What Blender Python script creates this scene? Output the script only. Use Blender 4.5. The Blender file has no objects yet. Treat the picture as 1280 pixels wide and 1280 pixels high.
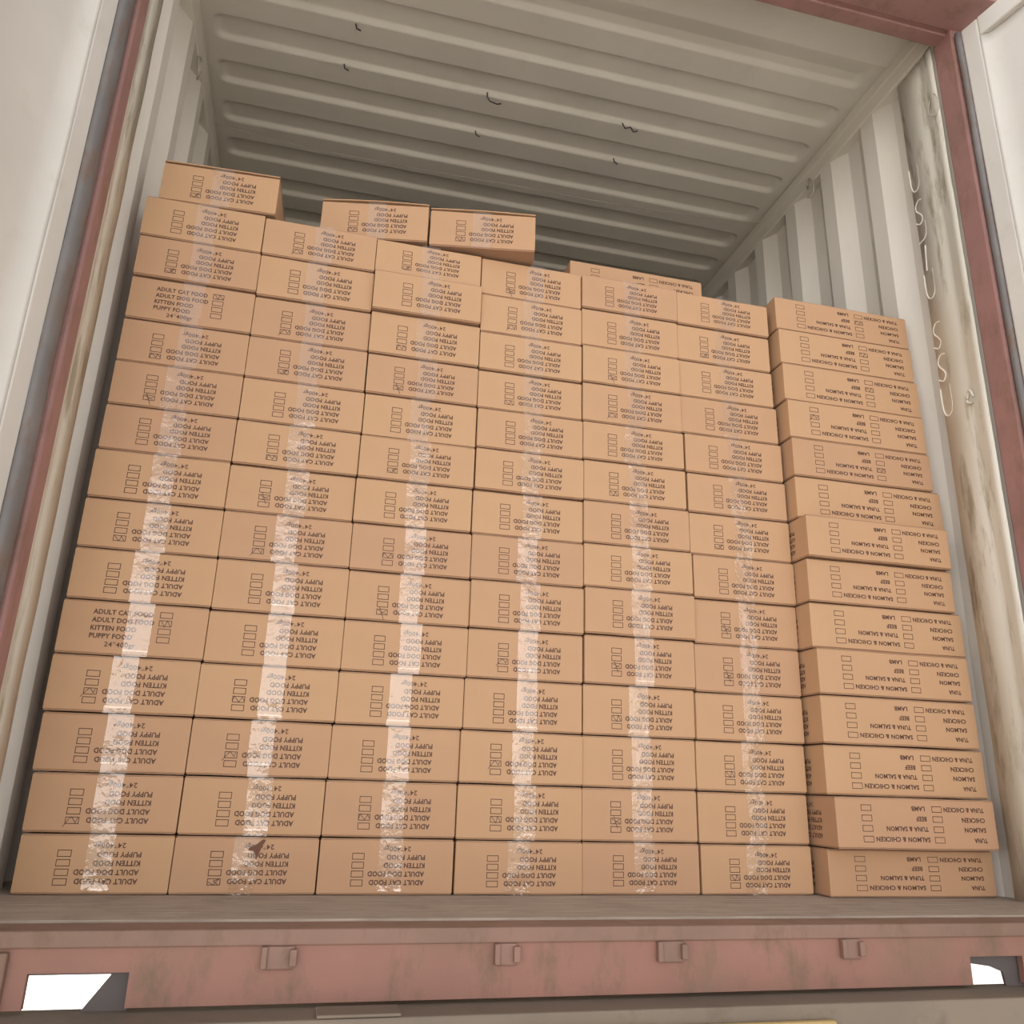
import bpy, bmesh, math, random
from mathutils import Matrix, Vector, noise
random.seed(7)
S = bpy.context.scene
COL = S.collection
PI = math.pi

# ------------------------------------------------------------------ camera
cam_d = bpy.data.cameras.new('camera')
cam_d.sensor_width = 36.0
cam_d.sensor_fit = 'HORIZONTAL'
cam_d.lens = 29.344
cam_d.clip_start = 0.05
cam = bpy.data.objects.new('camera', cam_d)
COL.objects.link(cam)
R0 = [[0.9702215542437729, 0.21997928918095414, -0.10138662639737049],
      [-0.24050919202164409, 0.924567147691714, -0.29551805014635635],
      [0.02873089337096525, 0.31110239751671886, 0.9499420161385934]]
M = Matrix(((R0[0][0], R0[0][2], -R0[0][1]), (R0[1][0], R0[1][2], -R0[1][1]), (R0[2][0], R0[2][2], -R0[2][1]))).to_4x4()
M.translation = Vector((0.5286, -2.0079, 0.2373))
cam.matrix_world = M
S.camera = cam

# ------------------------------------------------------------------ world, sun, exposure
w = bpy.data.worlds.new('world')
S.world = w
w.use_nodes = True
nt = w.node_tree
nt.nodes.clear()
tc = nt.nodes.new('ShaderNodeTexCoord')
sep = nt.nodes.new('ShaderNodeSeparateXYZ')
ramp = nt.nodes.new('ShaderNodeValToRGB')
bg = nt.nodes.new('ShaderNodeBackground')
wo = nt.nodes.new('ShaderNodeOutputWorld')
nt.links.new(tc.outputs['Generated'], sep.inputs[0])
nt.links.new(sep.outputs['Z'], ramp.inputs[0])
# sky brightness shaped for the tape reflections: full around the middle, dimmed to the right
rx = nt.nodes.new('ShaderNodeValToRGB')
mr = nt.nodes.new('ShaderNodeMapRange')
mr.inputs['From Min'].default_value = -1; mr.inputs['From Max'].default_value = 1
nt.links.new(sep.outputs['X'], mr.inputs[0]); nt.links.new(mr.outputs[0], rx.inputs[0])
c2 = rx.color_ramp
c2.elements[0].position = 0.0; c2.elements[0].color = (0.9, 0.9, 0.9, 1)
c2.elements[1].position = 1.0; c2.elements[1].color = (0.62, 0.62, 0.62, 1)
e = c2.elements.new(0.36); e.color = (1, 1, 1, 1)
e = c2.elements.new(0.60); e.color = (1, 1, 1, 1)
e = c2.elements.new(0.72); e.color = (0.55, 0.55, 0.55, 1)
mm = nt.nodes.new('ShaderNodeMix'); mm.data_type = 'RGBA'; mm.blend_type = 'MULTIPLY'
mm.inputs[0].default_value = 1.0
nt.links.new(ramp.outputs[0], mm.inputs[6]); nt.links.new(rx.outputs[0], mm.inputs[7])
nt.links.new(mm.outputs[2], bg.inputs[0])
nt.links.new(bg.outputs[0], wo.inputs[0])
cr = ramp.color_ramp
cr.elements[0].position = 0.0
cr.elements[0].color = (1.0, 0.97, 0.93, 1)
cr.elements[1].position = 1.0
cr.elements[1].color = (0.2, 0.225, 0.26, 1)
e = cr.elements.new(0.20); e.color = (1.0, 0.98, 0.96, 1)
e = cr.elements.new(0.34); e.color = (0.27, 0.275, 0.285, 1)
bg.inputs['Strength'].default_value = 4.3
sun_d = bpy.data.lights.new('sun', 'SUN')
sun_d.energy = 8.0
sun_d.angle = math.radians(3)
sun_d.color = (1.0, 0.95, 0.88)
sun = bpy.data.objects.new('sun', sun_d)
sun.rotation_euler = Vector((-0.25, 0.8, 0.6)).to_track_quat('Z', 'Y').to_euler()
COL.objects.link(sun)
S.view_settings.view_transform = 'Standard'
S.view_settings.look = 'None'
S.view_settings.gamma = 1.0
S.view_settings.use_curve_mapping = False
S.view_settings.exposure = 0.0

# ------------------------------------------------------------------ materials
def srgb(r, g, b):
    f = lambda c: (c / 255 / 12.92) if c / 255 <= 0.04045 else ((c / 255 + 0.055) / 1.055) ** 2.4
    return (f(r), f(g), f(b), 1.0)

class NM:
    def __init__(s, name):
        s.m = bpy.data.materials.new(name); s.m.use_nodes = True
        s.t = s.m.node_tree; s.b = s.t.nodes['Principled BSDF']
        s.out = s.t.nodes['Material Output']
    def n(s, kind, **k):
        x = s.t.nodes.new(kind)
        for a, v in k.items(): setattr(x, a, v)
        return x
    def l(s, a, b): s.t.links.new(a, b)
    def coord(s, scale=(1, 1, 1), kind='Object'):
        tc = s.n('ShaderNodeTexCoord'); mp = s.n('ShaderNodeMapping')
        mp.inputs['Scale'].default_value = scale
        s.l(tc.outputs[kind], mp.inputs[0]); return mp.outputs[0]
    def noise(s, vec, scale, detail=4, rough=0.55):
        x = s.n('ShaderNodeTexNoise'); x.inputs['Scale'].default_value = scale
        x.inputs['Detail'].default_value = detail; x.inputs['Roughness'].default_value = rough
        s.l(vec, x.inputs['Vector']); return x.outputs['Fac']
    def ramp(s, fac, stops):
        x = s.n('ShaderNodeValToRGB'); c = x.color_ramp
        c.elements[0].position, c.elements[0].color = stops[0]
        c.elements[1].position, c.elements[1].color = stops[-1]
        for p, col in stops[1:-1]:
            q = c.elements.new(p); q.color = col
        s.l(fac, x.inputs[0]); return x.outputs[0]
    def mix(s, fac, a, b, mode='MIX'):
        x = s.n('ShaderNodeMix', data_type='RGBA', blend_type=mode)
        if hasattr(fac, 'links'): s.l(fac, x.inputs[0])
        else: x.inputs[0].default_value = fac
        for v, i in ((a, 6), (b, 7)):
            if hasattr(v, 'links'): s.l(v, x.inputs[i])
            else: x.inputs[i].default_value = v
        return x.outputs[2]
    def math(s, op, a, b=0.0):
        x = s.n('ShaderNodeMath', operation=op)
        for v, i in ((a, 0), (b, 1)):
            if hasattr(v, 'links'): s.l(v, x.inputs[i])
            else: x.inputs[i].default_value = v
        return x.outputs[0]
    def bump(s, h, strength=0.3, dist=0.002):
        x = s.n('ShaderNodeBump'); x.inputs['Strength'].default_value = strength
        x.inputs['Distance'].default_value = dist
        s.l(h, x.inputs['Height']); s.l(x.outputs[0], s.b.inputs['Normal']); return x

def simple(name, col, rough=0.6, metal=0.0):
    q = NM(name); q.b.inputs['Base Color'].default_value = col
    q.b.inputs['Roughness'].default_value = rough; q.b.inputs['Metallic'].default_value = metal
    return q.m

def cardboard():
    q = NM('kraft_cardboard')
    info = q.n('ShaderNodeObjectInfo')
    v = q.coord((1, 1, 1))
    n1 = q.noise(v, 5, 3)
    flute = q.n('ShaderNodeTexWave', wave_type='BANDS', bands_direction='X')
    flute.inputs['Scale'].default_value = 45; flute.inputs['Distortion'].default_value = 0.6
    flute.inputs['Detail'].default_value = 1
    q.l(v, flute.inputs['Vector'])
    n2 = q.noise(q.coord((30, 30, 400)), 4, 3)
    base = q.ramp(n1, [(0.3, srgb(186, 148, 116)), (0.7, srgb(196, 157, 121))])
    rnd = q.ramp(info.outputs['Random'], [(0.0, srgb(184, 144, 114)), (0.5, srgb(193, 154, 118)), (1.0, srgb(198, 160, 121))])
    c = q.mix(0.5, base, rnd)
    c = q.mix(q.math('MULTIPLY', n2, 0.10), c, srgb(170, 128, 92))
    n5 = q.noise(v, 2.2, 2)
    c = q.mix(q.math('MULTIPLY', q.ramp(n5, [(0.4, (0, 0, 0, 1)), (0.65, (1, 1, 1, 1))]), 0.35), c, srgb(196, 150, 124))
    q.l(c, q.b.inputs['Base Color'])
    q.b.inputs['Roughness'].default_value = 0.72
    q.b.inputs['Specular IOR Level'].default_value = 0.25
    q.bump(flute.outputs['Fac'], 0.05, 0.0006)
    return q.m

def white_paint(name='off_white_paint', a=(222, 216, 206), b=(205, 199, 186), dirt=0.5, stain=(150, 140, 120), sc=(1, 1, 1)):
    q = NM(name)
    v = q.coord(sc)
    n1 = q.noise(v, 2.2, 5)
    n2 = q.noise(v, 9, 8, 0.7)
    n3 = q.noise(v, 60, 3, 0.6)
    c = q.ramp(n1, [(0.35, srgb(*b)), (0.65, srgb(*a))])
    m = q.ramp(n2, [(0.56 - 0.05 * (dirt > 0.9), (0, 0, 0, 1)), (0.72 - 0.08 * (dirt > 0.9), (1, 1, 1, 1))])
    m2 = q.math('MULTIPLY', m, dirt)
    c = q.mix(m2, c, srgb(*stain))
    spots = q.ramp(n3, [(0.72, (0, 0, 0, 1)), (0.78, (1, 1, 1, 1))])
    c = q.mix(q.math('MULTIPLY', spots, 0.45 * dirt), c, srgb(96, 82, 66))
    q.l(c, q.b.inputs['Base Color'])
    q.b.inputs['Roughness'].default_value = 0.55
    q.bump(n2, 0.15, 0.002)
    return q.m

def red_paint(name='red_oxide_paint', dirt=0.6, a=(162, 120, 114), b=(150, 112, 106)):
    q = NM(name)
    v = q.coord((1, 1, 1))
    n1 = q.noise(v, 4, 5)
    n2 = q.noise(q.coord((1, 1, 0.45)), 13, 9, 0.72)
    c = q.ramp(n1, [(0.35, srgb(*b)), (0.65, srgb(*a))])
    m = q.ramp(n2, [(0.50, (0, 0, 0, 1)), (0.66, (1, 1, 1, 1))])
    c = q.mix(q.math('MULTIPLY', m, dirt), c, srgb(116, 90, 72))
    n4 = q.noise(v, 3.1, 6, 0.65)
    c = q.mix(q.math('MULTIPLY', q.ramp(n4, [(0.54, (0, 0, 0, 1)), (0.68, (1, 1, 1, 1))]), dirt * 0.7), c, srgb(124, 98, 80))
    q.l(c, q.b.inputs['Base Color'])
    q.b.inputs['Roughness'].default_value = 0.6
    q.bump(n2, 0.3, 0.003)
    return q.m

def dirty_floor():
    q = NM('worn_threshold')
    n1 = q.noise(q.coord((1.2, 26, 26)), 4, 6, 0.6)
    n2 = q.noise(q.coord((1, 1, 1)), 7, 8, 0.7)
    c = q.ramp(n1, [(0.3, srgb(140, 126, 112)), (0.7, srgb(184, 168, 152))])
    m = q.ramp(n2, [(0.5, (0, 0, 0, 1)), (0.75, (1, 1, 1, 1))])
    c = q.mix(q.math('MULTIPLY', m, 0.5), c, srgb(112, 92, 78))
    q.l(c, q.b.inputs['Base Color'])
    q.b.inputs['Roughness'].default_value = 0.8
    q.bump(n1, 0.35, 0.002)
    return q.m

def tape_mat():
    m = bpy.data.materials.new('clear_packing_tape'); m.use_nodes = True
    t = m.node_tree; t.nodes.clear()
    out = t.nodes.new('ShaderNodeOutputMaterial')
    tr = t.nodes.new('ShaderNodeBsdfTransparent'); tr.inputs[0].default_value = (0.985, 0.975, 0.955, 1)
    gl = t.nodes.new('ShaderNodeBsdfGlossy'); gl.inputs['Roughness'].default_value = 0.07
    gl.inputs[0].default_value = (1, 0.97, 0.95, 1)
    mx = t.nodes.new('ShaderNodeMixShader')
    tcn = t.nodes.new('ShaderNodeTexCoord'); mp = t.nodes.new('ShaderNodeMapping')
    info = t.nodes.new('ShaderNodeObjectInfo')
    off = t.nodes.new('ShaderNodeVectorMath'); off.operation = 'SCALE'; off.inputs['Scale'].default_value = 9.0
    comb = t.nodes.new('ShaderNodeCombineXYZ')
    for i in range(3): t.links.new(info.outputs['Random'], comb.inputs[i])
    t.links.new(comb.outputs[0], off.inputs[0]); t.links.new(off.outputs[0], mp.inputs['Location'])
    t.links.new(tcn.outputs['Object'], mp.inputs[0])
    ns = t.nodes.new('ShaderNodeTexNoise'); ns.inputs['Scale'].default_value = 13; ns.inputs['Detail'].default_value = 3
    n2 = t.nodes.new('ShaderNodeTexNoise'); n2.inputs['Scale'].default_value = 130; n2.inputs['Detail'].default_value = 2
    t.links.new(mp.outputs[0], ns.inputs['Vector']); t.links.new(mp.outputs[0], n2.inputs['Vector'])
    b1 = t.nodes.new('ShaderNodeBump'); b1.inputs['Strength'].default_value = 0.9; b1.inputs['Distance'].default_value = 0.006
    b2 = t.nodes.new('ShaderNodeBump'); b2.inputs['Strength'].default_value = 0.35; b2.inputs['Distance'].default_value = 0.0012
    t.links.new(ns.outputs['Fac'], b1.inputs['Height']); t.links.new(n2.outputs['Fac'], b2.inputs['Height'])
    t.links.new(b1.outputs[0], b2.inputs['Normal']); t.links.new(b2.outputs[0], gl.inputs['Normal'])
    mx.inputs[0].default_value = TAPE_REFLECT
    t.links.new(tr.outputs[0], mx.inputs[1]); t.links.new(gl.outputs[0], mx.inputs[2])
    t.links.new(mx.outputs[0], out.inputs[0])
    return m

TAPE_REFLECT = 0.08
M_TAPE = tape_mat()
M_CARD = cardboard()
M_EDGE = simple('cardboard_flap_edge', srgb(168, 132, 104), 0.85)
M_INK = simple('brown_black_ink', srgb(92, 61, 49), 0.7)
M_PEN = simple('marker_ink', srgb(62, 42, 40), 0.5)
M_WALL = white_paint('cream_wall_paint', (232, 226, 216), (224, 217, 206), 0.16, (176, 165, 148), (1, 1, 0.35))
M_CEIL = white_paint('grey_white_ceiling_paint', (232, 225, 212), (224, 217, 204), 0.10, (160, 150, 135))
M_DIRTY = white_paint('stained_white_post_paint', (228, 223, 212), (208, 203, 188), 0.95, (164, 155, 133), (2.4, 2.4, 0.4))
M_DOOR = white_paint('cream_door_paint', (210, 204, 196), (200, 195, 187), 0.35, (180, 172, 160))
M_RED = red_paint()
M_SILL = red_paint('worn_red_sill_paint', 0.95, (150, 106, 92), (138, 98, 85))
M_RUST = red_paint('rusty_red_paint', 1.0, (142, 108, 94), (122, 96, 82))
M_FLOOR = dirty_floor()
M_RUBBER = red_paint('grey_rubber_gasket', 0.9, (124, 118, 116), (104, 101, 101))
M_CHASSIS = white_paint('dusty_chassis_paint', (128, 112, 96), (108, 96, 84), 0.6, (90, 76, 62))
M_DARK = simple('dark_steel', srgb(88, 80, 78), 0.7)  # one even dark tone for pocket plates and wire scraps
M_GROUND = white_paint('concrete_ground', (205, 200, 190), (190, 186, 178), 0.3, (170, 165, 155))
M_STEEL = simple('dull_steel', srgb(190, 182, 168), 0.45, 0.3)
M_CORD = simple('pale_cord', srgb(190, 182, 168), 0.8)
M_YELLOW = simple('faded_yellow_paint', srgb(176, 148, 98), 0.6)
M_TORN = simple('torn_kraft_paper', srgb(112, 78, 60), 0.9)
M_PALE = simple('pale_residue', srgb(228, 221, 209), 0.7)

# ------------------------------------------------------------------ helpers
def link(name, me, mat=None, parent=None):
    if mat is not None and not me.materials: me.materials.append(mat)
    o = bpy.data.objects.new(name, me); COL.objects.link(o)
    if parent is not None: o.parent = parent
    return o
def mesh(name, bm, smooth=False):
    me = bpy.data.meshes.new(name)
    if smooth:
        for f in bm.faces: f.smooth = True
    bm.to_mesh(me); bm.free(); return me
def add_box(bm, x0, x1, y0, y1, z0, z1, bevel=0.0, seg=1):
    r = bmesh.ops.create_cube(bm, size=1.0)
    vs = r['verts']
    for v in vs:
        v.co = Vector((x0 + (v.co.x + .5) * (x1 - x0), y0 + (v.co.y + .5) * (y1 - y0), z0 + (v.co.z + .5) * (z1 - z0)))
    if bevel > 0:
        es = list({e for v in vs for e in v.link_edges})
        bmesh.ops.bevel(bm, geom=es, offset=bevel, segments=seg, affect='EDGES', profile=0.5)
def box_obj(name, dims, mat, parent=None, bevel=0.0, seg=2):
    bm = bmesh.new(); add_box(bm, *dims, bevel, seg)
    return link(name, mesh(name, bm), mat, parent)
def add_tube(bm, pts, r, sides=8, closed=False):
    pts = [Vector(q) for q in pts]; rings = []
    n = len(pts)
    for i, q in enumerate(pts):
        a = pts[i - 1] if (i > 0 or closed) else q
        b = pts[(i + 1) % n] if (i < n - 1 or closed) else q
        d = (b - a).normalized()
        u = d.cross(Vector((0.3, 0.2, 1))).normalized(); v = d.cross(u).normalized()
        rings.append([bm.verts.new(q + r * (math.cos(2 * PI * k / sides) * u + math.sin(2 * PI * k / sides) * v)) for k in range(sides)])
    m = n if closed else n - 1
    for i in range(m):
        A, B = rings[i], rings[(i + 1) % n]
        for k in range(sides):
            try: bm.faces.new((A[k], A[(k + 1) % sides], B[(k + 1) % sides], B[k]))
            except ValueError: pass
    if not closed:
        bm.faces.new(rings[0]); bm.faces.new(rings[-1][::-1])
def structure(o): o['kind'] = 'structure'; return o
def tag(o, label, cat, group=None):
    o['label'] = label; o['category'] = cat
    if group: o['group'] = group
    return o
CELLS=[[(-0.0009,0.2956,0.0000,0.1170),(-0.0028,0.2950,0.1170,0.2372),(-0.0057,0.2957,0.2372,0.3601),(-0.0081,0.2973,0.3601,0.4832),(-0.0076,0.2993,0.4832,0.6041),(-0.0051,0.3009,0.6041,0.7241),(-0.0053,0.2996,0.7241,0.8436),(-0.0041,0.2988,0.8436,0.9651),(-0.0014,0.2995,0.9651,1.0825),(-0.0003,0.3003,1.0825,1.2005),(-0.0010,0.3005,1.2005,1.3194),(-0.0003,0.3005,1.3194,1.4412),(0.0002,0.3006,1.4412,1.5600),(-0.0024,0.2985,1.5600,1.6809)],
[(0.2970,0.5946,0.0000,0.1164),(0.2973,0.5962,0.1164,0.2380),(0.2972,0.5991,0.2380,0.3603),(0.2981,0.6030,0.3603,0.4809),(0.3001,0.6053,0.4809,0.6024),(0.3017,0.6056,0.6024,0.7256),(0.3004,0.6035,0.7256,0.8442),(0.2998,0.6010,0.8442,0.9632),(0.3014,0.6028,0.9632,1.0813),(0.3020,0.6035,1.0813,1.1990),(0.3014,0.6011,1.1990,1.3181),(0.3014,0.6009,1.3181,1.4356),(0.3015,0.6000,1.4356,1.5595),(0.3006,0.5985,1.5595,1.6745)],
[(0.5972,0.8937,0.0000,0.1170),(0.5978,0.8954,0.1170,0.2385),(0.5999,0.8975,0.2385,0.3597),(0.6038,0.9015,0.3597,0.4811),(0.6060,0.9053,0.4811,0.6026),(0.6063,0.9061,0.6026,0.7246),(0.6045,0.9028,0.7246,0.8445),(0.6027,0.8986,0.8445,0.9625),(0.6042,0.9003,0.9625,1.0783),(0.6056,0.9016,1.0783,1.1995),(0.6039,0.9004,1.1995,1.3143),(0.6022,0.8992,1.3143,1.4408),(0.6008,0.8970,1.4408,1.5634),(0.5996,0.8942,1.5634,1.6681)],
[(0.8984,1.1999,0.0000,0.1158),(0.8974,1.1995,0.1158,0.2383),(0.8982,1.1999,0.2383,0.3601),(0.9026,1.1995,0.3601,0.4823),(0.9063,1.2016,0.4823,0.6044),(0.9069,1.2030,0.6044,0.7269),(0.9040,1.2017,0.7269,0.8462),(0.9028,1.2016,0.8462,0.9660),(0.9048,1.2016,0.9660,1.0833),(0.9044,1.1986,1.0833,1.1986),(0.9021,1.1959,1.1986,1.3123),(0.9010,1.1941,1.3123,1.4288),(0.9000,1.1947,1.4288,1.5495),(0.8978,1.1943,1.5495,1.6698)],
[(1.2006,1.4982,0.0000,0.1161),(1.2003,1.4972,0.1161,0.2386),(1.2007,1.4999,0.2386,0.3602),(1.2030,1.5029,0.3602,0.4848),(1.2054,1.5066,0.4848,0.6092),(1.2051,1.5098,0.6092,0.7322),(1.2026,1.5086,0.7322,0.8506),(1.2024,1.5051,0.8506,0.9696),(1.2028,1.4997,0.9696,1.0864),(1.1996,1.4960,1.0864,1.1994),(1.1983,1.4939,1.1994,1.3180),(1.1980,1.4925,1.3180,1.4353),(1.1966,1.4926,1.4353,1.5574),(1.1963,1.4936,1.5574,1.6693)],
[(1.5031,1.8025,0.0000,0.1153),(1.5017,1.8047,0.1153,0.2369),(1.5007,1.8059,0.2369,0.3596),(1.5036,1.8079,0.3596,0.4798),(1.5074,1.8106,0.4798,0.6056),(1.5116,1.8151,0.6056,0.7262),(1.5120,1.8154,0.7262,0.8477),(1.5071,1.8122,0.8477,0.9678),(1.5069,1.8101,0.9678,1.0855),(1.5033,1.8076,1.0855,1.2048),(1.4951,1.8027,1.2048,1.3226),(1.4934,1.7971,1.3226,1.4392),(1.4939,1.7953,1.4392,1.5569),(1.4946,1.7956,1.5569,1.6664)]]
TURNED=[(-0.048,1.8185,2.297,0.0000,0.1128),(-0.097,1.8185,2.279,0.1128,0.2366),(-0.068,1.8185,2.293,0.2366,0.3606),(-0.072,1.8185,2.285,0.3606,0.4837),(-0.075,1.8185,2.280,0.4837,0.6050),(-0.058,1.8185,2.294,0.6050,0.7295),(-0.063,1.8185,2.277,0.7295,0.8508),(-0.077,1.8185,2.271,0.8508,0.9718),(-0.039,1.8185,2.297,0.9718,1.0976),(-0.040,1.8185,2.278,1.0976,1.2173),(-0.035,1.8185,2.278,1.2173,1.3416),(-0.024,1.8185,2.285,1.3416,1.4655),(-0.018,1.8185,2.282,1.4655,1.5863),(-0.010,1.8185,2.285,1.5863,1.7022)]
# ================================================================== the container shell
XL, XR, ZC, YB = -0.045, 2.307, 2.685, 12.0
PITCH = 0.255

def wall_profile():
    """(y, depth outward) of the corrugated side wall"""
    pts = [(-0.27, 0.004), (-0.215, 0.004), (-0.205, 0.0), (-0.165, 0.0), (-0.155, 0.009), (-0.149, 0.0)]
    y = -0.149; first = True
    while y < YB:
        pts += [(y + .003, 0.0), (y + 0.062, 0.036), (y + 0.126, 0.036), (y + 0.189, 0.0), (y + PITCH, 0.0)]
        y += PITCH
    pts = [q for q in pts if q[0] <= YB] + [(YB, 0.0)]
    out = []
    for q in pts:
        if not out or q[0] > out[-1][0] + 1e-4: out.append(q)
    return out

def side_wall(name, x, s):
    bm = bmesh.new(); pr = wall_profile()
    fine = [0, .3, .6, .9, 1.2, 1.5, 1.8, 2.1, 2.4, 2.59]
    grid = []
    for (y, d) in pr:
        row = []
        for z in fine:
            dent = 0.0
            if y < 3: dent = 0.004 * noise.noise(Vector((y * 3, z * 2.0, x * 5)))
            row.append(bm.verts.new((x + s * (d + dent), y, z)))
        grid.append(row)
    for i in range(len(pr) - 1):
        for j in range(len(fine) - 1):
            bm.faces.new((grid[i][j], grid[i + 1][j], grid[i + 1][j + 1], grid[i][j + 1]))
    # outer skin so the wall has thickness
    add_box(bm, *sorted((x + s * 0.04, x + s * 0.044)), -0.27, YB, -0.1, 2.75)
    me = mesh(name, bm)
    return structure(link(name, me, M_WALL))
side_wall('wall_left', XL, -1)
side_wall('wall_right', XR, 1)
structure(box_obj('wall_back', (XL - .05, XR + .05, YB, YB + .03, -0.1, 2.75), M_WALL))

# top side rails: the band between corrugation and roof
def rail(name, x, s):
    bm = bmesh.new()
    prof = [(0.0, 2.578), (-0.004, 2.585), (-0.004, 2.63), (-0.007, 2.64), (-0.007, 2.676), (0.0, 2.685), (0.044, 2.70), (0.044, 2.578)]
    rings = []
    for y in (-0.29, YB):
        rings.append([bm.verts.new((x + s * a, y, z)) for a, z in prof])
    n = len(prof)
    for k in range(n): bm.faces.new((rings[0][k], rings[0][(k + 1) % n], rings[1][(k + 1) % n], rings[1][k]))
    bm.faces.new(rings[0][::-1]); bm.faces.new(rings[1])
    bmesh.ops.recalc_face_normals(bm, faces=bm.faces)
    return structure(link(name, mesh(name, bm), M_CEIL))
rail('trim_1', XL, -1)
rail('trim_2', XR, 1)

# ceiling with pressed ribs (recesses pushed outward)
def ceiling():
    bm = bmesh.new()
    xs = [XL, -0.03, -0.018, -0.008, 0.0, 0.01, 0.022, 0.036, 0.055, 0.09, 0.2, 0.5, 0.8, 1.1, 1.4, 1.7, 2.0, 2.14, 2.19, 2.215, 2.232, 2.246, 2.258, 2.268, 2.278, 2.29, XR]
    ys = [-0.31, -0.2, -0.075, -0.07, -0.062, -0.055, -0.03]
    y = 0.0
    while y < 3.2: ys.append(y); y += 0.004
    while y < YB: ys.append(y); y += 0.05
    ys.append(YB)
    def sm(t): t = max(0, min(1, t)); return t * t * (3 - 2 * t)
    def rec(x, y):
        if y < -0.02: return -0.003 if -0.071 < y < -0.055 else 0.0
        k = math.floor((y - 0.0) / 0.1955); yc = 0.0 + 0.1955 * k + 0.0
        # recess centres at 0.002 + 0.1955k (dark edge 0.954 -> bright edge)
        best = 0
        for kk in (k, k + 1):
            c = 0.0 + 0.1955 * kk
            hw, r = 0.053, 0.034
            xa, xb = -0.02 + 0.02, 2.262
            dx = max(xa + r - x, x - (xb - r), 0); dy = abs(y - c)
            q = math.hypot(dx, max(dy - (hw - r), 0))
            d = r - q     # inside distance from border
            best = max(best, sm(d / 0.015))
        return 0.018 * best * min(1, 1)
    g = [[bm.verts.new((x, y, ZC + rec(x, y) + 0.003 * noise.noise(Vector((x * 1.5, y * 1.5, 3))))) for x in xs] for y in ys]
    for i in range(len(ys) - 1):
        for j in range(len(xs) - 1):
            bm.faces.new((g[i][j], g[i][j + 1], g[i + 1][j + 1], g[i + 1][j]))
    for f in bm.faces: f.smooth = True
    add_box(bm, XL, XR, -0.31, YB, 2.74, 2.744)
    bmesh.ops.recalc_face_normals(bm, faces=bm.faces)
    return structure(link('ceiling', mesh('ceiling', bm), M_CEIL))
ceiling()

# floor: threshold plate and the boards behind it
structure(box_obj('floor', (XL - .04, XR + .04, -0.325, YB, -0.04, 0.0), M_FLOOR))
# gutter lip in front of the floor
structure(box_obj('trim_3', (XL - .04, XR + .04, -0.405, -0.325, -0.03, -0.004), M_RUST, bevel=0.003))

# red door sill with two pockets at its lower corners
def sill():
    bm = bmesh.new()
    y0, y1 = -0.400, -0.385
    def slab(x0, x1, z0, z1): add_box(bm, x0, x1, y0, y1, z0, z1)
    zt, zn, zb = -0.016, -0.066, -0.117
    slab(-0.085, 2.353, zn, zt)
    slab(-0.085, 0.152, zb, zn)
    slab(0.302, 1.893, zb, zn)
    slab(2.02, 2.353, zb, zn)
    # reveals of the pockets
    for a in (0.302, 1.889):
        add_box(bm, a, a + .004, y1, -0.34, zb, zn)
    bmesh.ops.remove_doubles(bm, verts=bm.verts, dist=1e-5)
    o = structure(link('trim_4', mesh('trim_4', bm), M_SILL))
    bm = bmesh.new()
    for a, b in ((0.148, 0.306), (1.885, 2.024)):
        add_box(bm, a, b, -0.384, -0.25, -0.066, -0.062)
    link('pocket_roof', mesh('pocket_roof', bm), M_DARK, o)
    def gusset(pts, y=-.382):
        g = bmesh.new()
        g.faces.new([g.verts.new((a, y, c)) for a, c in pts])
        rr = bmesh.ops.extrude_face_region(g, geom=g.faces[:])
        for v in [q for q in rr['geom'] if isinstance(q, bmesh.types.BMVert)]: v.co.y += .006
        bmesh.ops.recalc_face_normals(g, faces=g.faces)
        link('pocket_gusset', mesh('pocket_gusset', g), M_DARK, o)
    gusset([(.304, -.064), (.304, -.126), (.233, -.126), (.272, -.0725), (.272, -.064)])
    gusset([(.272, -.064), (.272, -.0715), (.15, -.0715), (.15, -.064)])
    gusset([(1.887, -.064), (1.887, -.079), (1.955, -.088), (1.983, -.098), (1.988, -.124), (2.075, -.124), (2.075, -.064)])
    return o
sl = sill()
c_ = box_obj('corner_casting', (-0.09, 0.122, -0.412, -0.386, -0.119, -0.034), M_RUST, sl, 0.004)
c_ = box_obj('corner_casting', (2.14, 2.36, -0.412, -0.386, -0.119, -0.034), M_RUST, sl, 0.004)
# locking-bar keepers welded to the sill
for i, (x, wd) in enumerate(((0.533, .05), (0.925, .038), (1.24, .05), (1.62, .04))):
    bm = bmesh.new()
    add_box(bm, x - wd / 2, x + wd / 2, -0.407, -0.4, -0.066, -0.03, 0.003, 2)
    add_box(bm, x - wd / 2 - .004, x - wd / 2 + .006, -0.413, -0.4, -0.064, -0.03, 0.002, 2)
    add_box(bm, x + wd / 2 - .008, x + wd / 2 + .004, -0.416, -0.4, -0.06, -0.034, 0.002, 2)
    link('keeper_stub', mesh('keeper_stub', bm), M_RUST, sl)

# door posts (red) and header
def post(name, s, xi, yb, yf):
    bm = bmesh.new()
    xo = xi - s * 0.0
    a, b = sorted((xi, xi + s * 0.06))
    add_box(bm, a, b, yf, yb, -0.1, 2.56, 0.006, 2)
    # shallow return behind the red face
    a2, b2 = sorted((xi + s * 0.012, xi + s * 0.05))
    return structure(link(name, mesh(name, bm), M_RED))
post('trim_5', -1, -0.012, -0.262, -0.328)
post('trim_6', 1, 2.300, -0.272, -0.350)
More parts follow.
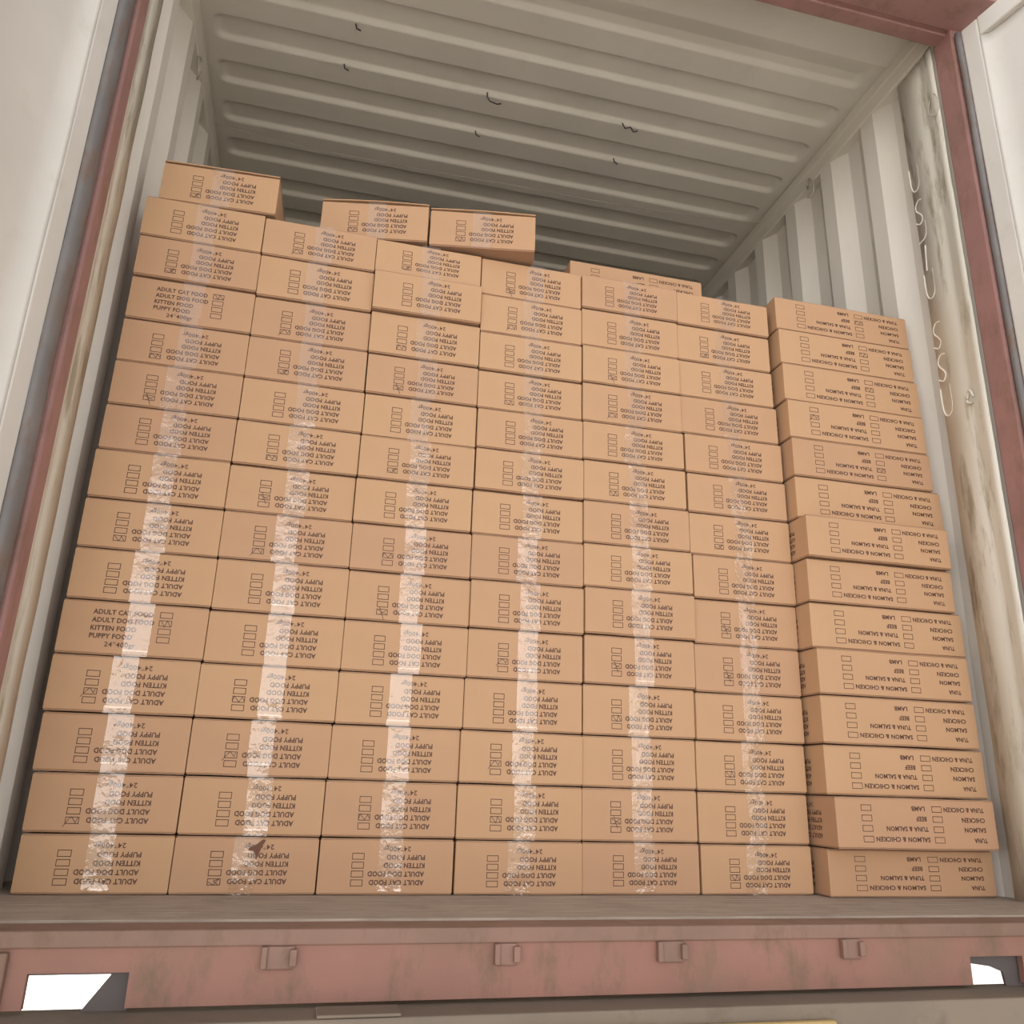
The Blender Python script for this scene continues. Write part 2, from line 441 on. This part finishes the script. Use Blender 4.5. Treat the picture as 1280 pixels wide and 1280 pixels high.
# dented white lining strips of the jambs behind the posts
def lining(name, s, xi, ya, yb):
    bm = bmesh.new()
    prof = [(ya, 0.0), (ya + .02, 0.0), (ya + .028, .004), (ya + .05, .006), (ya + .06, .010), (ya + .07, .006), (yb, .012)]
    rings = []
    zs = [0.0 + 2.56 * i / 40 for i in range(41)]
    for z in zs:
        rings.append([bm.verts.new((xi + s * (d + .0025 * noise.noise(Vector((y * 30, z * 6, s)))), y, z)) for y, d in prof])
    for i in range(40):
        for k in range(len(prof) - 1):
            bm.faces.new((rings[i][k], rings[i][k + 1], rings[i + 1][k + 1], rings[i + 1][k]))
    o = structure(link(name, mesh(name, bm, True), M_DIRTY))
    so = o.modifiers.new('thick', 'SOLIDIFY'); so.thickness = 0.003; so.offset = 0
    return o
lining('trim_7', -1, -0.020, -0.262, -0.10)
jamb = lining('trim_8', 1, 2.290, -0.272, -0.10)

def header():
    bm = bmesh.new()
    add_box(bm, -0.085, 2.353, -0.330, -0.283, 2.545, 2.76, 0.003, 2)
    add_box(bm, -0.085, 2.353, -0.345, -0.330, 2.556, 2.74)
    add_box(bm, -0.085, 2.43, -0.47, -0.342, 2.550, 2.76, 0.004, 2)
    return structure(link('trim_9', mesh('trim_9', bm), M_RED))
header()

# ------------------------------------------------------------------ the two open doors
def door(name, s, x, y0, swing):
    """leaf standing open at a right angle, inner face towards the opening; s = outward direction"""
    root = bpy.data.objects.new(name, None); COL.objects.link(root); root.location = (x, y0, 0); root.rotation_euler = (0, 0, s * math.radians(swing))
    structure(root)
    W, H0, H1 = 1.17, -0.05, 2.52
    bm = bmesh.new()
    a, b = sorted((0.0, s * 0.05))
    add_box(bm, a, b, -0.055, 0.0, H0, H1, 0.006, 3)                 # hinge stile
    add_box(bm, a, b, -W, -W + 0.055, H0, H1, 0.006, 3)              # lock stile
    add_box(bm, a, b, -W + .055, -0.055, H1 - 0.07, H1, 0.004, 2)    # rails
    add_box(bm, a, b, -W + .055, -0.055, H0, H0 + 0.07, 0.004, 2)
    fr = link('door_frame', mesh('door_frame', bm), M_DOOR, root)
    # inner panel with broad shallow pressings
    bm = bmesh.new()
    ys = [-0.053, -0.06, -0.075, -0.11, -0.30, -0.335, -0.37, -0.42, -0.61, -0.645, -0.68, -0.73, -0.92, -0.955, -0.99, -1.05, -W + .055]
    ds = [0.002, 0.006, 0.018, 0.022, 0.022, 0.010, 0.010, 0.022, 0.022, 0.010, 0.010, 0.022, 0.022, 0.010, 0.010, 0.022, 0.022]
    zs = [H0 + .07 + (H1 - H0 - .14) * i / 60 for i in range(61)]
    g = [[bm.verts.new((s * (d + .004 * noise.noise(Vector((y * 4, z * 2.2, s * 7)))), y, z)) for y, d in zip(ys, ds)] for z in zs]
    for i in range(60):
        for k in range(len(ys) - 1):
            bm.faces.new((g[i][k], g[i][k + 1], g[i + 1][k + 1], g[i + 1][k]))
    pn = link('door_panel', mesh('door_panel', bm, True), M_DOOR, root)
    so = pn.modifiers.new('thick', 'SOLIDIFY'); so.thickness = 0.004; so.offset = 0
    # rubber gasket along the hinge edge, with a folded lip
    bm = bmesh.new()
    xg = x
    n = 60; prof = [(0.0, -0.004), (-s * 0.012, 0.006), (-s * 0.018, 0.034), (-s * 0.010, 0.066), (s * 0.006, 0.070), (s * 0.012, 0.02)]
    if s > 0: prof = [(a * .6 , b * .3) for a, b in prof]
    rings = []
    for i in range(n + 1):
        z = H0 + (H1 - H0) * i / n
        wob = .004 * noise.noise(Vector((z * 2.4, s * 3, 0)))
        rings.append([bm.verts.new((px + wob * .4, py + wob, z)) for px, py in prof])
    for i in range(n):
        for k in range(len(prof)):
            bm.faces.new((rings[i][k], rings[i][(k + 1) % 6], rings[i + 1][(k + 1) % 6], rings[i + 1][k]))
    bm.faces.new(rings[0]); bm.faces.new(rings[-1][::-1])
    bmesh.ops.recalc_face_normals(bm, faces=bm.faces)
    bm.transform(Matrix.Rotation(-s * math.radians(swing), 4, 'Z'))
    link('door_gasket', mesh('door_gasket', bm, True), M_RUBBER, root)
    return root
door('door_1', -1, -0.030, -0.402, 17)
door('door_2', 1, 2.312, -0.374, 12)

# ------------------------------------------------------------------ outside: ground, chassis
bm = bmesh.new()
add_box(bm, -60, 60, -60, 60, -1.55, -1.45)
structure(link('ground', mesh('ground', bm), M_GROUND))

ch = bpy.data.objects.new('truck_chassis', None); COL.objects.link(ch); ch.location = (1.13, -0.45, -0.13)
tag(ch, 'dusty brown steel trailer chassis under the red container sill', 'trailer')
def chpart(name, dims, mat, bevel=0.004):
    bm = bmesh.new(); add_box(bm, *dims, bevel, 2)
    me = mesh(name, bm)
    me.transform(Matrix.Translation((-1.13, 0.45, 0.13)))
    return link(name, me, mat, ch)
chpart('rear_crossbeam', (-0.08, 2.36, -0.475, -0.36, -0.26, -0.124), M_CHASSIS)
chpart('raised_pad', (0.60, 0.735, -0.474, -0.415, -0.1235, -0.1185), M_CHASSIS, 0.002)
chpart('bumper_plate', (0.92, 1.18, -0.49, -0.476, -0.24, -0.146), M_YELLOW)
chpart('bumper_plate', (1.19, 1.52, -0.49, -0.476, -0.24, -0.148), M_YELLOW)
chpart('frame_rail', (0.62, 0.74, -0.35, 11.5, -0.34, -0.13), M_CHASSIS)
chpart('frame_rail', (1.50, 1.62, -0.35, 11.5, -0.34, -0.13), M_CHASSIS)

# ------------------------------------------------------------------ small fittings of the container
def ring(name, c, r, rot, label, mat=M_STEEL, arc=1.7 * PI, wire=.004):
    bm = bmesh.new()
    pts = []
    for i in range(15):
        a = rot + arc * i / 14
        pts.append((0.0 + .004 * math.sin(a * 2), r * 0.55 * math.cos(a), r * math.sin(a)))
    add_tube(bm, pts, wire, 6)
    o = link(name, mesh(name, bm, True), mat); o.location = c
    return tag(o, label, 'lashing ring')
ring('lashing_ring', (2.290, 0.414, 2.545), 0.042, 0.4, 'pale steel lashing hook below the ceiling on the right wall')
ring('lashing_ring', (2.284, -0.255, 2.335), 0.04, 2.0, 'thin wire ring on the white jamb behind the right door post', wire=.002)
ring('lashing_ring', (-0.030, 0.417, 2.515), 0.042, 1.1, 'bent steel lashing hook high on the left wall')
ring('lashing_ring', (2.289, -0.215, 1.33), 0.02, 4.3, 'flat painted lashing ring halfway down the right jamb', M_DIRTY, wire=.004)

bm = bmesh.new()
cp = [(-0.035, 0.83, 2.655), (0.1, .815, 2.625), (0.343, 0.81, 2.606), (0.755, 0.80, 2.598), (1.153, 0.79, 2.600), (1.5, 0.80, 2.61), (1.982, 0.80, 2.63), (2.295, .80, 2.66)]
pts = []
for i in range(len(cp) - 1):
    for k in range(6):
        pts.append(Vector(cp[i]).lerp(Vector(cp[i + 1]), k / 6))
pts.append(Vector(cp[-1]))
add_tube(bm, pts, 0.0016, 5)
tag(link('cord', mesh('cord', bm, True), M_CORD), 'thin pale cord strung across the container just below the ceiling', 'cord')

# scraps of wire and scale still stuck to the ceiling
def scrap(x, y, shape, label):
    bm = bmesh.new()
    k = {'hook': [(0, 0, 0), (0, 0, -.02), (.012, .004, -.034), (.04, .006, -.038), (.055, .01, -.028)],
         'nub': [(0, 0, 0), (.004, 0, -.018), (.018, 0, -.024)],
         'twist': [(0, 0, 0), (.015, .01, -.014), (.034, .0, -.012), (.05, .012, -.02), (.068, .014, -.01)]}[shape]
    add_tube(bm, [(a, b, c) for a, b, c in k], 0.0028, 6)
    o = link('wire_scrap', mesh('wire_scrap', bm, True), M_DARK); o.location = (x, y, ZC - .001)
    return tag(o, label, 'wire')
scrap(0.965, 0.425, 'hook', 'small dark hooked wire hanging under the middle of the ceiling')
scrap(1.50, 0.43, 'twist', 'dark twisted wire scrap under the ceiling right of the hooked wire')
scrap(0.44, 0.437, 'nub', 'short dark wire stub under the ceiling left of the hooked wire')
scrap(0.96, 0.625, 'nub', 'tiny dark wire stub under the ceiling behind the hooked wire')
scrap(1.535, 0.62, 'nub', 'tiny dark wire stub under the ceiling behind the twisted scrap')
scrap(0.47, 0.256, 'nub', 'tiny dark wire stub near the ceiling front, towards the left')

# pale smeared residue strokes on the right jamb
def stroke(pts, r=.0030):
    for _ in range(2):
        q = [pts[0]]
        for a, c in zip(pts, pts[1:]):
            q += [(a[0] * .75 + c[0] * .25, a[1] * .75 + c[1] * .25), (a[0] * .25 + c[0] * .75, a[1] * .25 + c[1] * .75)]
        pts = q + [pts[-1]]
    bm = bmesh.new(); add_tube(bm, [(2.3005, y, z) for y, z in pts], r, 6)
    link('paint_residue', mesh('paint_residue', bm, True), M_PALE, jamb)
for z0, kind in ((2.16, 'u'), (2.03, 's'), (1.96, 'l'), (1.86, 'i'), (1.76, 'u'), (1.58, 's'), (1.47, 's'), (1.36, 'u')):
    y = -0.118
    if kind == 'u': stroke([(y - .02, z0 + .05), (y - .022, z0 - .03), (y, z0 - .05), (y + .02, z0 - .03), (y + .02, z0 + .05)])
    if kind == 's': stroke([(y - .02, z0 + .04), (y, z0 + .05), (y + .02, z0 + .02), (y - .016, z0 - .02), (y, z0 - .045), (y + .02, z0 - .03)])
    if kind == 'l': stroke([(y - .02, z0 + .03), (y - .018, z0 - .03), (y + .018, z0 - .034)])
    if kind == 'i': stroke([(y - .004, z0 + .045), (y + .004, z0 - .045)])

# ================================================================== the cartons
BW, BD, BH, LW = 0.300, 0.440, 0.120, 0.440

def text_mesh(body, width, height, bold=0.034):
    """flat lettering mesh scaled to width x cap height, its origin at lower left"""
    cu = bpy.data.curves.new('t', 'FONT'); cu.body = body; cu.size = 1; cu.offset = bold
    cu.resolution_u = 2; cu.space_character = 1.05
    o = bpy.data.objects.new('t', cu); COL.objects.link(o)
    bpy.context.view_layer.update()
    dg = bpy.context.evaluated_depsgraph_get()
    me = bpy.data.meshes.new_from_object(o.evaluated_get(dg))
    bpy.data.objects.remove(o); bpy.data.curves.remove(cu)
    xs = [v.co.x for v in me.vertices]
    x0, x1 = min(xs), max(xs)
    sx = width / (x1 - x0); sy = height / 0.73
    me.transform(Matrix.Diagonal((sx, sy, 1, 1)) @ Matrix.Translation((-x0, 0, 0)))
    return me

def add_text(bm, me, x, z, y):
    """u to +x, v to +z on a plane facing -y"""
    k = me.copy(); k.transform(Matrix.Translation((x, y, z)) @ Matrix.Rotation(PI / 2, 4, 'X'))
    bm.from_mesh(k); bpy.data.meshes.remove(k)

def add_quadline(bm, x0, z0, x1, z1, t, y):
    d = Vector((x1 - x0, 0, z1 - z0)); n = Vector((-d.z, 0, d.x)).normalized() * t / 2
    a, b = Vector((x0, y, z0)), Vector((x1, y, z1)); e = d.normalized() * t / 2
    bm.faces.new([bm.verts.new(q) for q in (a - n - e, b - n + e, b + n + e, a + n - e)])

def add_checkbox(bm, x0, z0, wd, ht, y, t=.0015):
    add_quadline(bm, x0, z0, x0 + wd, z0, t, y); add_quadline(bm, x0, z0 + ht, x0 + wd, z0 + ht, t, y)
    add_quadline(bm, x0, z0, x0, z0 + ht, t, y); add_quadline(bm, x0 + wd, z0, x0 + wd, z0 + ht, t, y)

YP = -0.0004
def end_print(upright=False):
    """printing of the short face; built the way it reads, then turned over"""
    bm = bmesh.new()
    # reading frame: width 0..W left to right, height 0..H
    W, H = BW, BH
    L0 = 0.205 * W
    rows = [('ADULT CAT FOOD', .41), ('ADULT DOG FOOD', .423), ('KITTEN FOOD', .308), ('PUPPY FOOD', .29)]
    zc = [0.785, 0.635, 0.485, 0.34]
    for (s, wd), z in zip(rows, zc):
        me = text_mesh(s, wd * W, .0108); add_text(bm, me, L0, z * H - .0054, YP); bpy.data.meshes.remove(me)
    me = text_mesh('24*400gr', .21 * W, .0108, .018); add_text(bm, me, L0 + .11 * W, .19 * H - .0053, YP); bpy.data.meshes.remove(me)
    for z in (0.79, 0.635, 0.48, 0.325):
        add_checkbox(bm, (1 - .338) * W, z * H - .0063, .085 * W, .0126, YP, .0015)
    if not upright:
        for v in bm.verts: v.co.x = W - v.co.x; v.co.z = H - v.co.z
    for v in bm.verts: v.co.x -= W / 2
    bm.normal_update()
    for f in bm.faces:
        if f.normal.y > 0: f.normal_flip()
    return bm
def side_print():
    bm = bmesh.new(); W, H = LW, BH
    def line(s, x_left, x_right, z):
        me = text_mesh(s, (x_right - x_left) * W, .0108); add_text(bm, me, x_left * W, z * H - .0054, YP); bpy.data.meshes.remove(me)
    # read upright: picture fraction f -> 1-f
    for s, a, b, z in (('SALMON & CHICKEN', .23, .565, .80), ('TUNA & SALMON', .30, .56, .60), ('BEEF', .49, .555, .405), ('LAMB', .465, .55, .21),
                       ('TUNA', .845, .93, .80), ('SALMON', .79, .93, .60), ('CHICKEN', .78, .93, .41), ('TUNA & CHICKEN', .67, .93, .215)):
        line(s, 1 - b, 1 - a, z)
    for cx in (.185, .625):
        for z in (.80, .60, .405, .21):
            add_checkbox(bm, (1 - cx - .030) * W, z * H - .0065, .060 * W, .013, YP)
    for v in bm.verts: v.co.x = W / 2 - v.co.x; v.co.z = H - v.co.z
    bm.normal_update()
    for f in bm.faces:
        if f.normal.y > 0: f.normal_flip()
    return bm

def carton_body(W, D, seed, flapped=True):
    rnd = random.Random(seed)
    bm = bmesh.new()
    H = BH
    add_box(bm, -W / 2, W / 2, 0, D, 0.0037, H - 0.0037, 0.0014, 2)
    for i in range(1, 8):
        x = -W / 2 + W * i / 8
        bmesh.ops.bisect_plane(bm, geom=bm.verts[:] + bm.edges[:] + bm.faces[:], plane_co=(x, 0, 0), plane_no=(1, 0, 0))
    # closed flaps, a little shy of the faces, so the seam reads as a double line
    b2 = bmesh.new()
    add_box(b2, -W / 2 + .0015, W / 2 - .0015, 0.0023, D - .002, H - 0.0038, H - .0006, 0.0008, 1)
    add_box(b2, -W / 2 + .0015, W / 2 - .0015, 0.0023, D - .002, .0006, 0.0038, 0.0008, 1)
    for i in range(1, 8):
        x = -W / 2 + W * i / 8
        bmesh.ops.bisect_plane(b2, geom=b2.verts[:] + b2.edges[:] + b2.faces[:], plane_co=(x, 0, 0), plane_no=(1, 0, 0))
    tmp = bpy.data.meshes.new('tmp'); b2.to_mesh(tmp); b2.free()
    nf = len(bm.faces); bm.from_mesh(tmp); bpy.data.meshes.remove(tmp)
    bm.faces.ensure_lookup_table()
    for f in bm.faces[nf:]: f.material_index = 1
    pa, pb, am, bmw = rnd.uniform(0, 6), rnd.uniform(0, 6), rnd.uniform(.0002, .0010), rnd.uniform(.0002, .0011)
    for v in bm.verts:
        t = v.co.x / W * PI
        if v.co.z > H * .7: v.co.z -= am * (1 + math.sin(3.0 * t + pa)) * .5
        if v.co.z < H * .3: v.co.z += bmw * (1 + math.sin(2.6 * t + pb)) * .5
        if v.co.y > D * .5: pass
    me = mesh('carton_body', bm)
    me.materials.append(M_CARD); me.materials.append(M_EDGE)
    return me

def tape_mesh(seed, x0=-.021, x1=.031):
    rnd = random.Random(seed); bm = bmesh.new()
    split = rnd.uniform(.010, .03)
    def strip(za, zb, y, a, b, n=14):
        prev = None
        for i in range(n + 1):
            z = za + (zb - za) * i / n
            yy = y - .0004 * (noise.noise(Vector((z * 60, seed, 0))) + 1)
            cur = [bm.verts.new((a + (b - a) * k / 4 + (.0008 * noise.noise(Vector((z * 90, seed * 3, k // 4))) if k in (0, 4) else 0), yy - .0002 * math.sin(k * 1.6 + z * 50), z)) for k in range(5)]
            if prev:
                for k in range(4): bm.faces.new((prev[k], prev[k + 1], cur[k + 1], cur[k]))
            prev = cur
    strip(split - .004, BH + .0005, -.0016, x0, x1)
    strip(0.0002, split, -.0010, x0 + rnd.uniform(-.004, .004), x1 + rnd.uniform(-.004, .004), 4)
    # the tape folds over the top edge and runs back along the centre seam
    a = [bm.verts.new((x, -.0014, BH + .0004)) for x in (x0, x1)]; b = [bm.verts.new((x, .10, BH + .0004)) for x in (x0, x1)]
    bm.faces.new((a[0], a[1], b[1], b[0]))
    bm.normal_update()
    return mesh('packing_tape', bm, True)

def tick_mesh(kind, cx, cz, seed):
    rnd = random.Random(seed); bm = bmesh.new(); y = -.0007
    j = lambda: rnd.uniform(-.0012, .0012)
    if kind == 0: pts = [(-.012, -.005), (-.009, .006), (.002, -.005), (.006, .006), (.011, -.002)]
    elif kind == 1: pts = [(-.017, -.013), (-.006, .004), (-.002, .007), (.006, -.004), (.010, .005)]
    elif kind == 2: pts = [(-.010, .005), (.0, -.007), (.003, .006), (.011, -.006)]
    elif kind == 3: pts = [(-.006, .012), (.005, -.017)]
    else: pts = [(-.011, .001), (-.002, -.005), (.010, .006), (.0, .002), (.009, -.005)]
    pts = [(cx + a + j(), cz + b + j()) for a, b in pts]
    for (a, b), (c, d) in zip(pts, pts[1:]): add_quadline(bm, a, b, c, d, .0012, y)
    if kind == 3:
        add_quadline(bm, cx - .010, cz + .004, cx + .009, cz - .004, .0011, y)
        add_quadline(bm, cx - .006, cz - .006, cx + .01, cz + .004, .0011, y)
    bm.normal_update()
    for f in bm.faces:
        if f.normal.y > 0: f.normal_flip()
    return mesh('tick_mark', bm)

ME_END = mesh('printed_lettering', end_print()); ME_END.materials.append(M_INK)
ME_UP = mesh('printed_lettering', end_print(True)); ME_UP.materials.append(M_INK)
ME_SIDE = mesh('printed_lettering', side_print()); ME_SIDE.materials.append(M_INK)
# the same end printing, for the short left face of a turned carton
ME_ENDL = ME_END.copy()
ME_ENDL.transform(Matrix.Translation((-LW / 2, BW / 2, 0)) @ Matrix.Rotation(-PI / 2, 4, 'Z'))
BODIES = [carton_body(BW, BD, s) for s in range(6)]
BODIES_T = [carton_body(LW, BW, 20 + s) for s in range(4)]
TAPES = [tape_mesh(s, -.022 + o, .030 + o) for s, o in enumerate((0, .003, -.004, .006, -.007, .001))]
for t_ in TAPES: t_.materials.append(M_TAPE)
TICKS = {}
def tick(kind, cx, cz):
    key = (kind, round(cx, 3), round(cz, 3))
    if key not in TICKS:
        TICKS[key] = tick_mesh(kind, cx, cz, len(TICKS)); TICKS[key].materials.append(M_PEN)
    return TICKS[key]
CX_E = -BW / 2 + .296 * BW
TZ = {'C': BH * .21, 'D': BH * .365, 'K': BH * .52, 'P': BH * .675}

def child(name, me, parent):
    o = bpy.data.objects.new(name, me); COL.objects.link(o); o.parent = parent; return o

WORDS = ['bottom', 'second', 'third', 'fourth', 'fifth', 'sixth', 'seventh', 'eighth', 'ninth', 'tenth', 'eleventh', 'twelfth', 'thirteenth', 'fourteenth']
COLW = ['leftmost', 'second', 'third', 'fourth', 'fifth', 'sixth']
TICKED = {0: '-C-DD-C--CCCC-', 1: 'C-DD--CDC-CC-C', 2: '-D---CD-C-CC-C', 3: '-DD-D-----C-CC', 4: '-D-DD---C-CC--', 5: 'D-D-DD-C----C-'}
UPRIGHT = {(0, 4), (0, 11)}

JIT = random.Random(11)
def carton(x0, x1, z0, z1, y, yaw, mark, upright=False, tk=None, lifted=False, seed=0, tilt=0.0):
    r = bpy.data.objects.new('cardboard_carton', None); COL.objects.link(r)
    wd = x1 - x0
    cx = x0 + wd / 2
    r.location = (cx, y, z0 + .0004)
    r.rotation_euler = (0, 0, yaw)
    r.scale = (wd / (BW + .0001), 1, (z1 - z0 - .0010) / BH)
    child('carton_body', BODIES[seed % 6], r)
    pr = child('printed_lettering', ME_UP if upright else ME_END, r)
    jx, jz = JIT.uniform(-.004, .004), JIT.uniform(-.0025, .0025)
    pr.location = (jx, 0, jz)
    child('packing_tape', TAPES[(seed * 5 + 1) % 6], r)
    if mark != '-':
        if upright: px, pz = -CX_E, BH - TZ[mark]
        else: px, pz = CX_E, TZ[mark]
        child('tick_mark', tick(tk if tk is not None else seed % 5, px, pz), r).location = (jx, 0, jz)
    return r

G1 = 'cartons stacked in columns across the container'
n = 0
for c in range(6):
    for k in range(14):
        x0, x1, z0, z1 = CELLS[c][k]
        y = random.uniform(-.004, .005); yaw = math.radians(random.uniform(-.25, .25))
        if (c, k) == (2, 12): y = -.016
        if (c, k) == (2, 8): y = -.006
        if (c, k) == (4, 5): y = -.007
        if (c, k) in ((5, 11), (5, 12)): y = .006
        mk = TICKED[c][k]; up = (c, k) in UPRIGHT
        tk = {(0, 4): 2, (1, 13): 1, (5, 5): 3, (4, 4): 3, (3, 4): 1, (3, 2): 1, (1, 2): 1, (3, 1): 2, (5, 0): 2, (5, 2): 2, (0, 1): 1}.get((c, k))
        r = carton(x0 + .0001, x1 - .0001, z0, z1, y, yaw, mk, up, tk, seed=n * 7 + c)
        lay = 'bottom layer' if k == 0 else ('top layer' if k == 13 else WORDS[k] + ' layer up')
        cw = 'leftmost column' if c == 0 else COLW[c] + ' column from the left'
        st = 'carton with upright print' if up else {'-': 'unticked brown carton', 'C': 'cat food ticked carton', 'D': 'dog food ticked carton'}[mk]
        tag(r, '%s, %s, %s' % (st, lay, cw), 'box', G1)
        if (c, k) == (1, 0):
            bm = bmesh.new()
            pts = [(-.004, .100), (.010, .107), (.022, .117), (.028, .116), (.022, .104), (.016, .088), (.012, .074), (.008, .088), (.002, .093), (-.008, .094)]
            bm.faces.new([bm.verts.new((a + .008, -.0024, b - .002)) for a, b in pts])
            rr = bmesh.ops.extrude_face_region(bm, geom=bm.faces[:])
            for v in [g for g in rr['geom'] if isinstance(g, bmesh.types.BMVert)]: v.co.y += .0012
            bmesh.ops.recalc_face_normals(bm, faces=bm.faces)
            me = mesh('torn_paper', bm); me.materials.append(M_TORN)
            t_ = child('torn_paper', me, r); t_['label'] = 'dark torn strip under the tape'
        n += 1

# loose cartons lying on top of the columns
G2 = 'loose cartons on top of the stack'
def flaps(r, W, D, sag):
    """top flaps that have lifted a little"""
    bm = bmesh.new(); nx = 12
    prev = None
    for i in range(nx + 1):
        x = -W / 2 + W * i / nx
        z = BH + .0015 + sag * math.sin(PI * i / nx) ** 1.0
        cur = [bm.verts.new((x, -.001, z)), bm.verts.new((x, D, z)), bm.verts.new((x, D, z + .0028)), bm.verts.new((x, -.001, z + .0028))]
        if prev:
            for a in range(4): bm.faces.new((prev[a], prev[(a + 1) % 4], cur[(a + 1) % 4], cur[a]))
        else: bm.faces.new(cur[::-1])
        prev = cur
    bm.faces.new(prev)
    bmesh.ops.recalc_face_normals(bm, faces=bm.faces)
    me = mesh('top_flap', bm); me.materials.append(M_CARD)
    child('top_flap', me, r)
def loose(x, y, z, yawd, sag, label, seed, tk):
    a = math.radians(yawd)
    r = carton(x, x + .300, z, z + .1205, y, a, 'C', False, tk, seed=seed)
    r.location = (x + .15 * math.cos(a), y + .15 * math.sin(a), z + .0004)
    flaps(r, BW, BD, sag)
    return tag(r, label, 'box', G2)
loose(.023, .009, 1.6812, -3.06, .001, 'loose brown carton on top of the leftmost column', 301, 4)
loose(.440, .045, 1.6757, -11.16, .004, 'loose twisted carton on top of second and third columns', 302, 0)
loose(.742, -.001, 1.6757, -10.05, .003, 'loose carton overhanging the top of third and fourth columns', 303, 2)

# turned cartons: long side to the front
def turned(x0, x1, z0, z1, y, seed, mark=None, yaw=0.0):
    r = bpy.data.objects.new('cardboard_carton', None); COL.objects.link(r)
    r.location = ((x0 + x1) / 2, y, z0 + .0004)
    r.rotation_euler = (0, 0, yaw)
    r.scale = ((x1 - x0) / LW, 1, (z1 - z0 - .0010) / BH)
    child('carton_body', BODIES_T[seed % 4], r)
    child('printed_lettering', ME_SIDE, r)
    child('end_lettering', ME_ENDL, r)
    if mark:
        col, row = mark
        px = -LW / 2 + (.185 if col == 0 else .625) * LW
        pz = BH * (.20, .40, .595, .79)[row]
        child('tick_mark', tick(1 if col == 0 else 0 + 2 * (seed % 2), px, pz), r)
    return r
G3 = 'turned cartons stacked against the right wall'
MK = {13: (1, 2), 12: (1, 2), 11: (1, 2), 10: (0, 2), 9: (1, 1)}
MKN = {13: 'chicken ticked', 12: 'chicken ticked', 11: 'chicken ticked', 10: 'beef ticked', 9: 'salmon ticked'}
for k, (y, x0, x1, z0, z1) in enumerate(TURNED):
    r = turned(x0, x1, z0, z1, y, k * 3 + 1, MK.get(k))
    lay = 'bottom layer' if k == 0 else ('top layer' if k == 13 else WORDS[k] + ' layer up')
    tag(r, '%s wide-face carton, %s, sideways column by the right wall' % (MKN.get(k, 'unticked'), lay), 'box', G3)
r = turned(1.192, 1.632, 1.6676, 1.7886, .105, 2)
tag(r, 'wide-face carton set back on top of the fifth and sixth columns', 'box', G2)
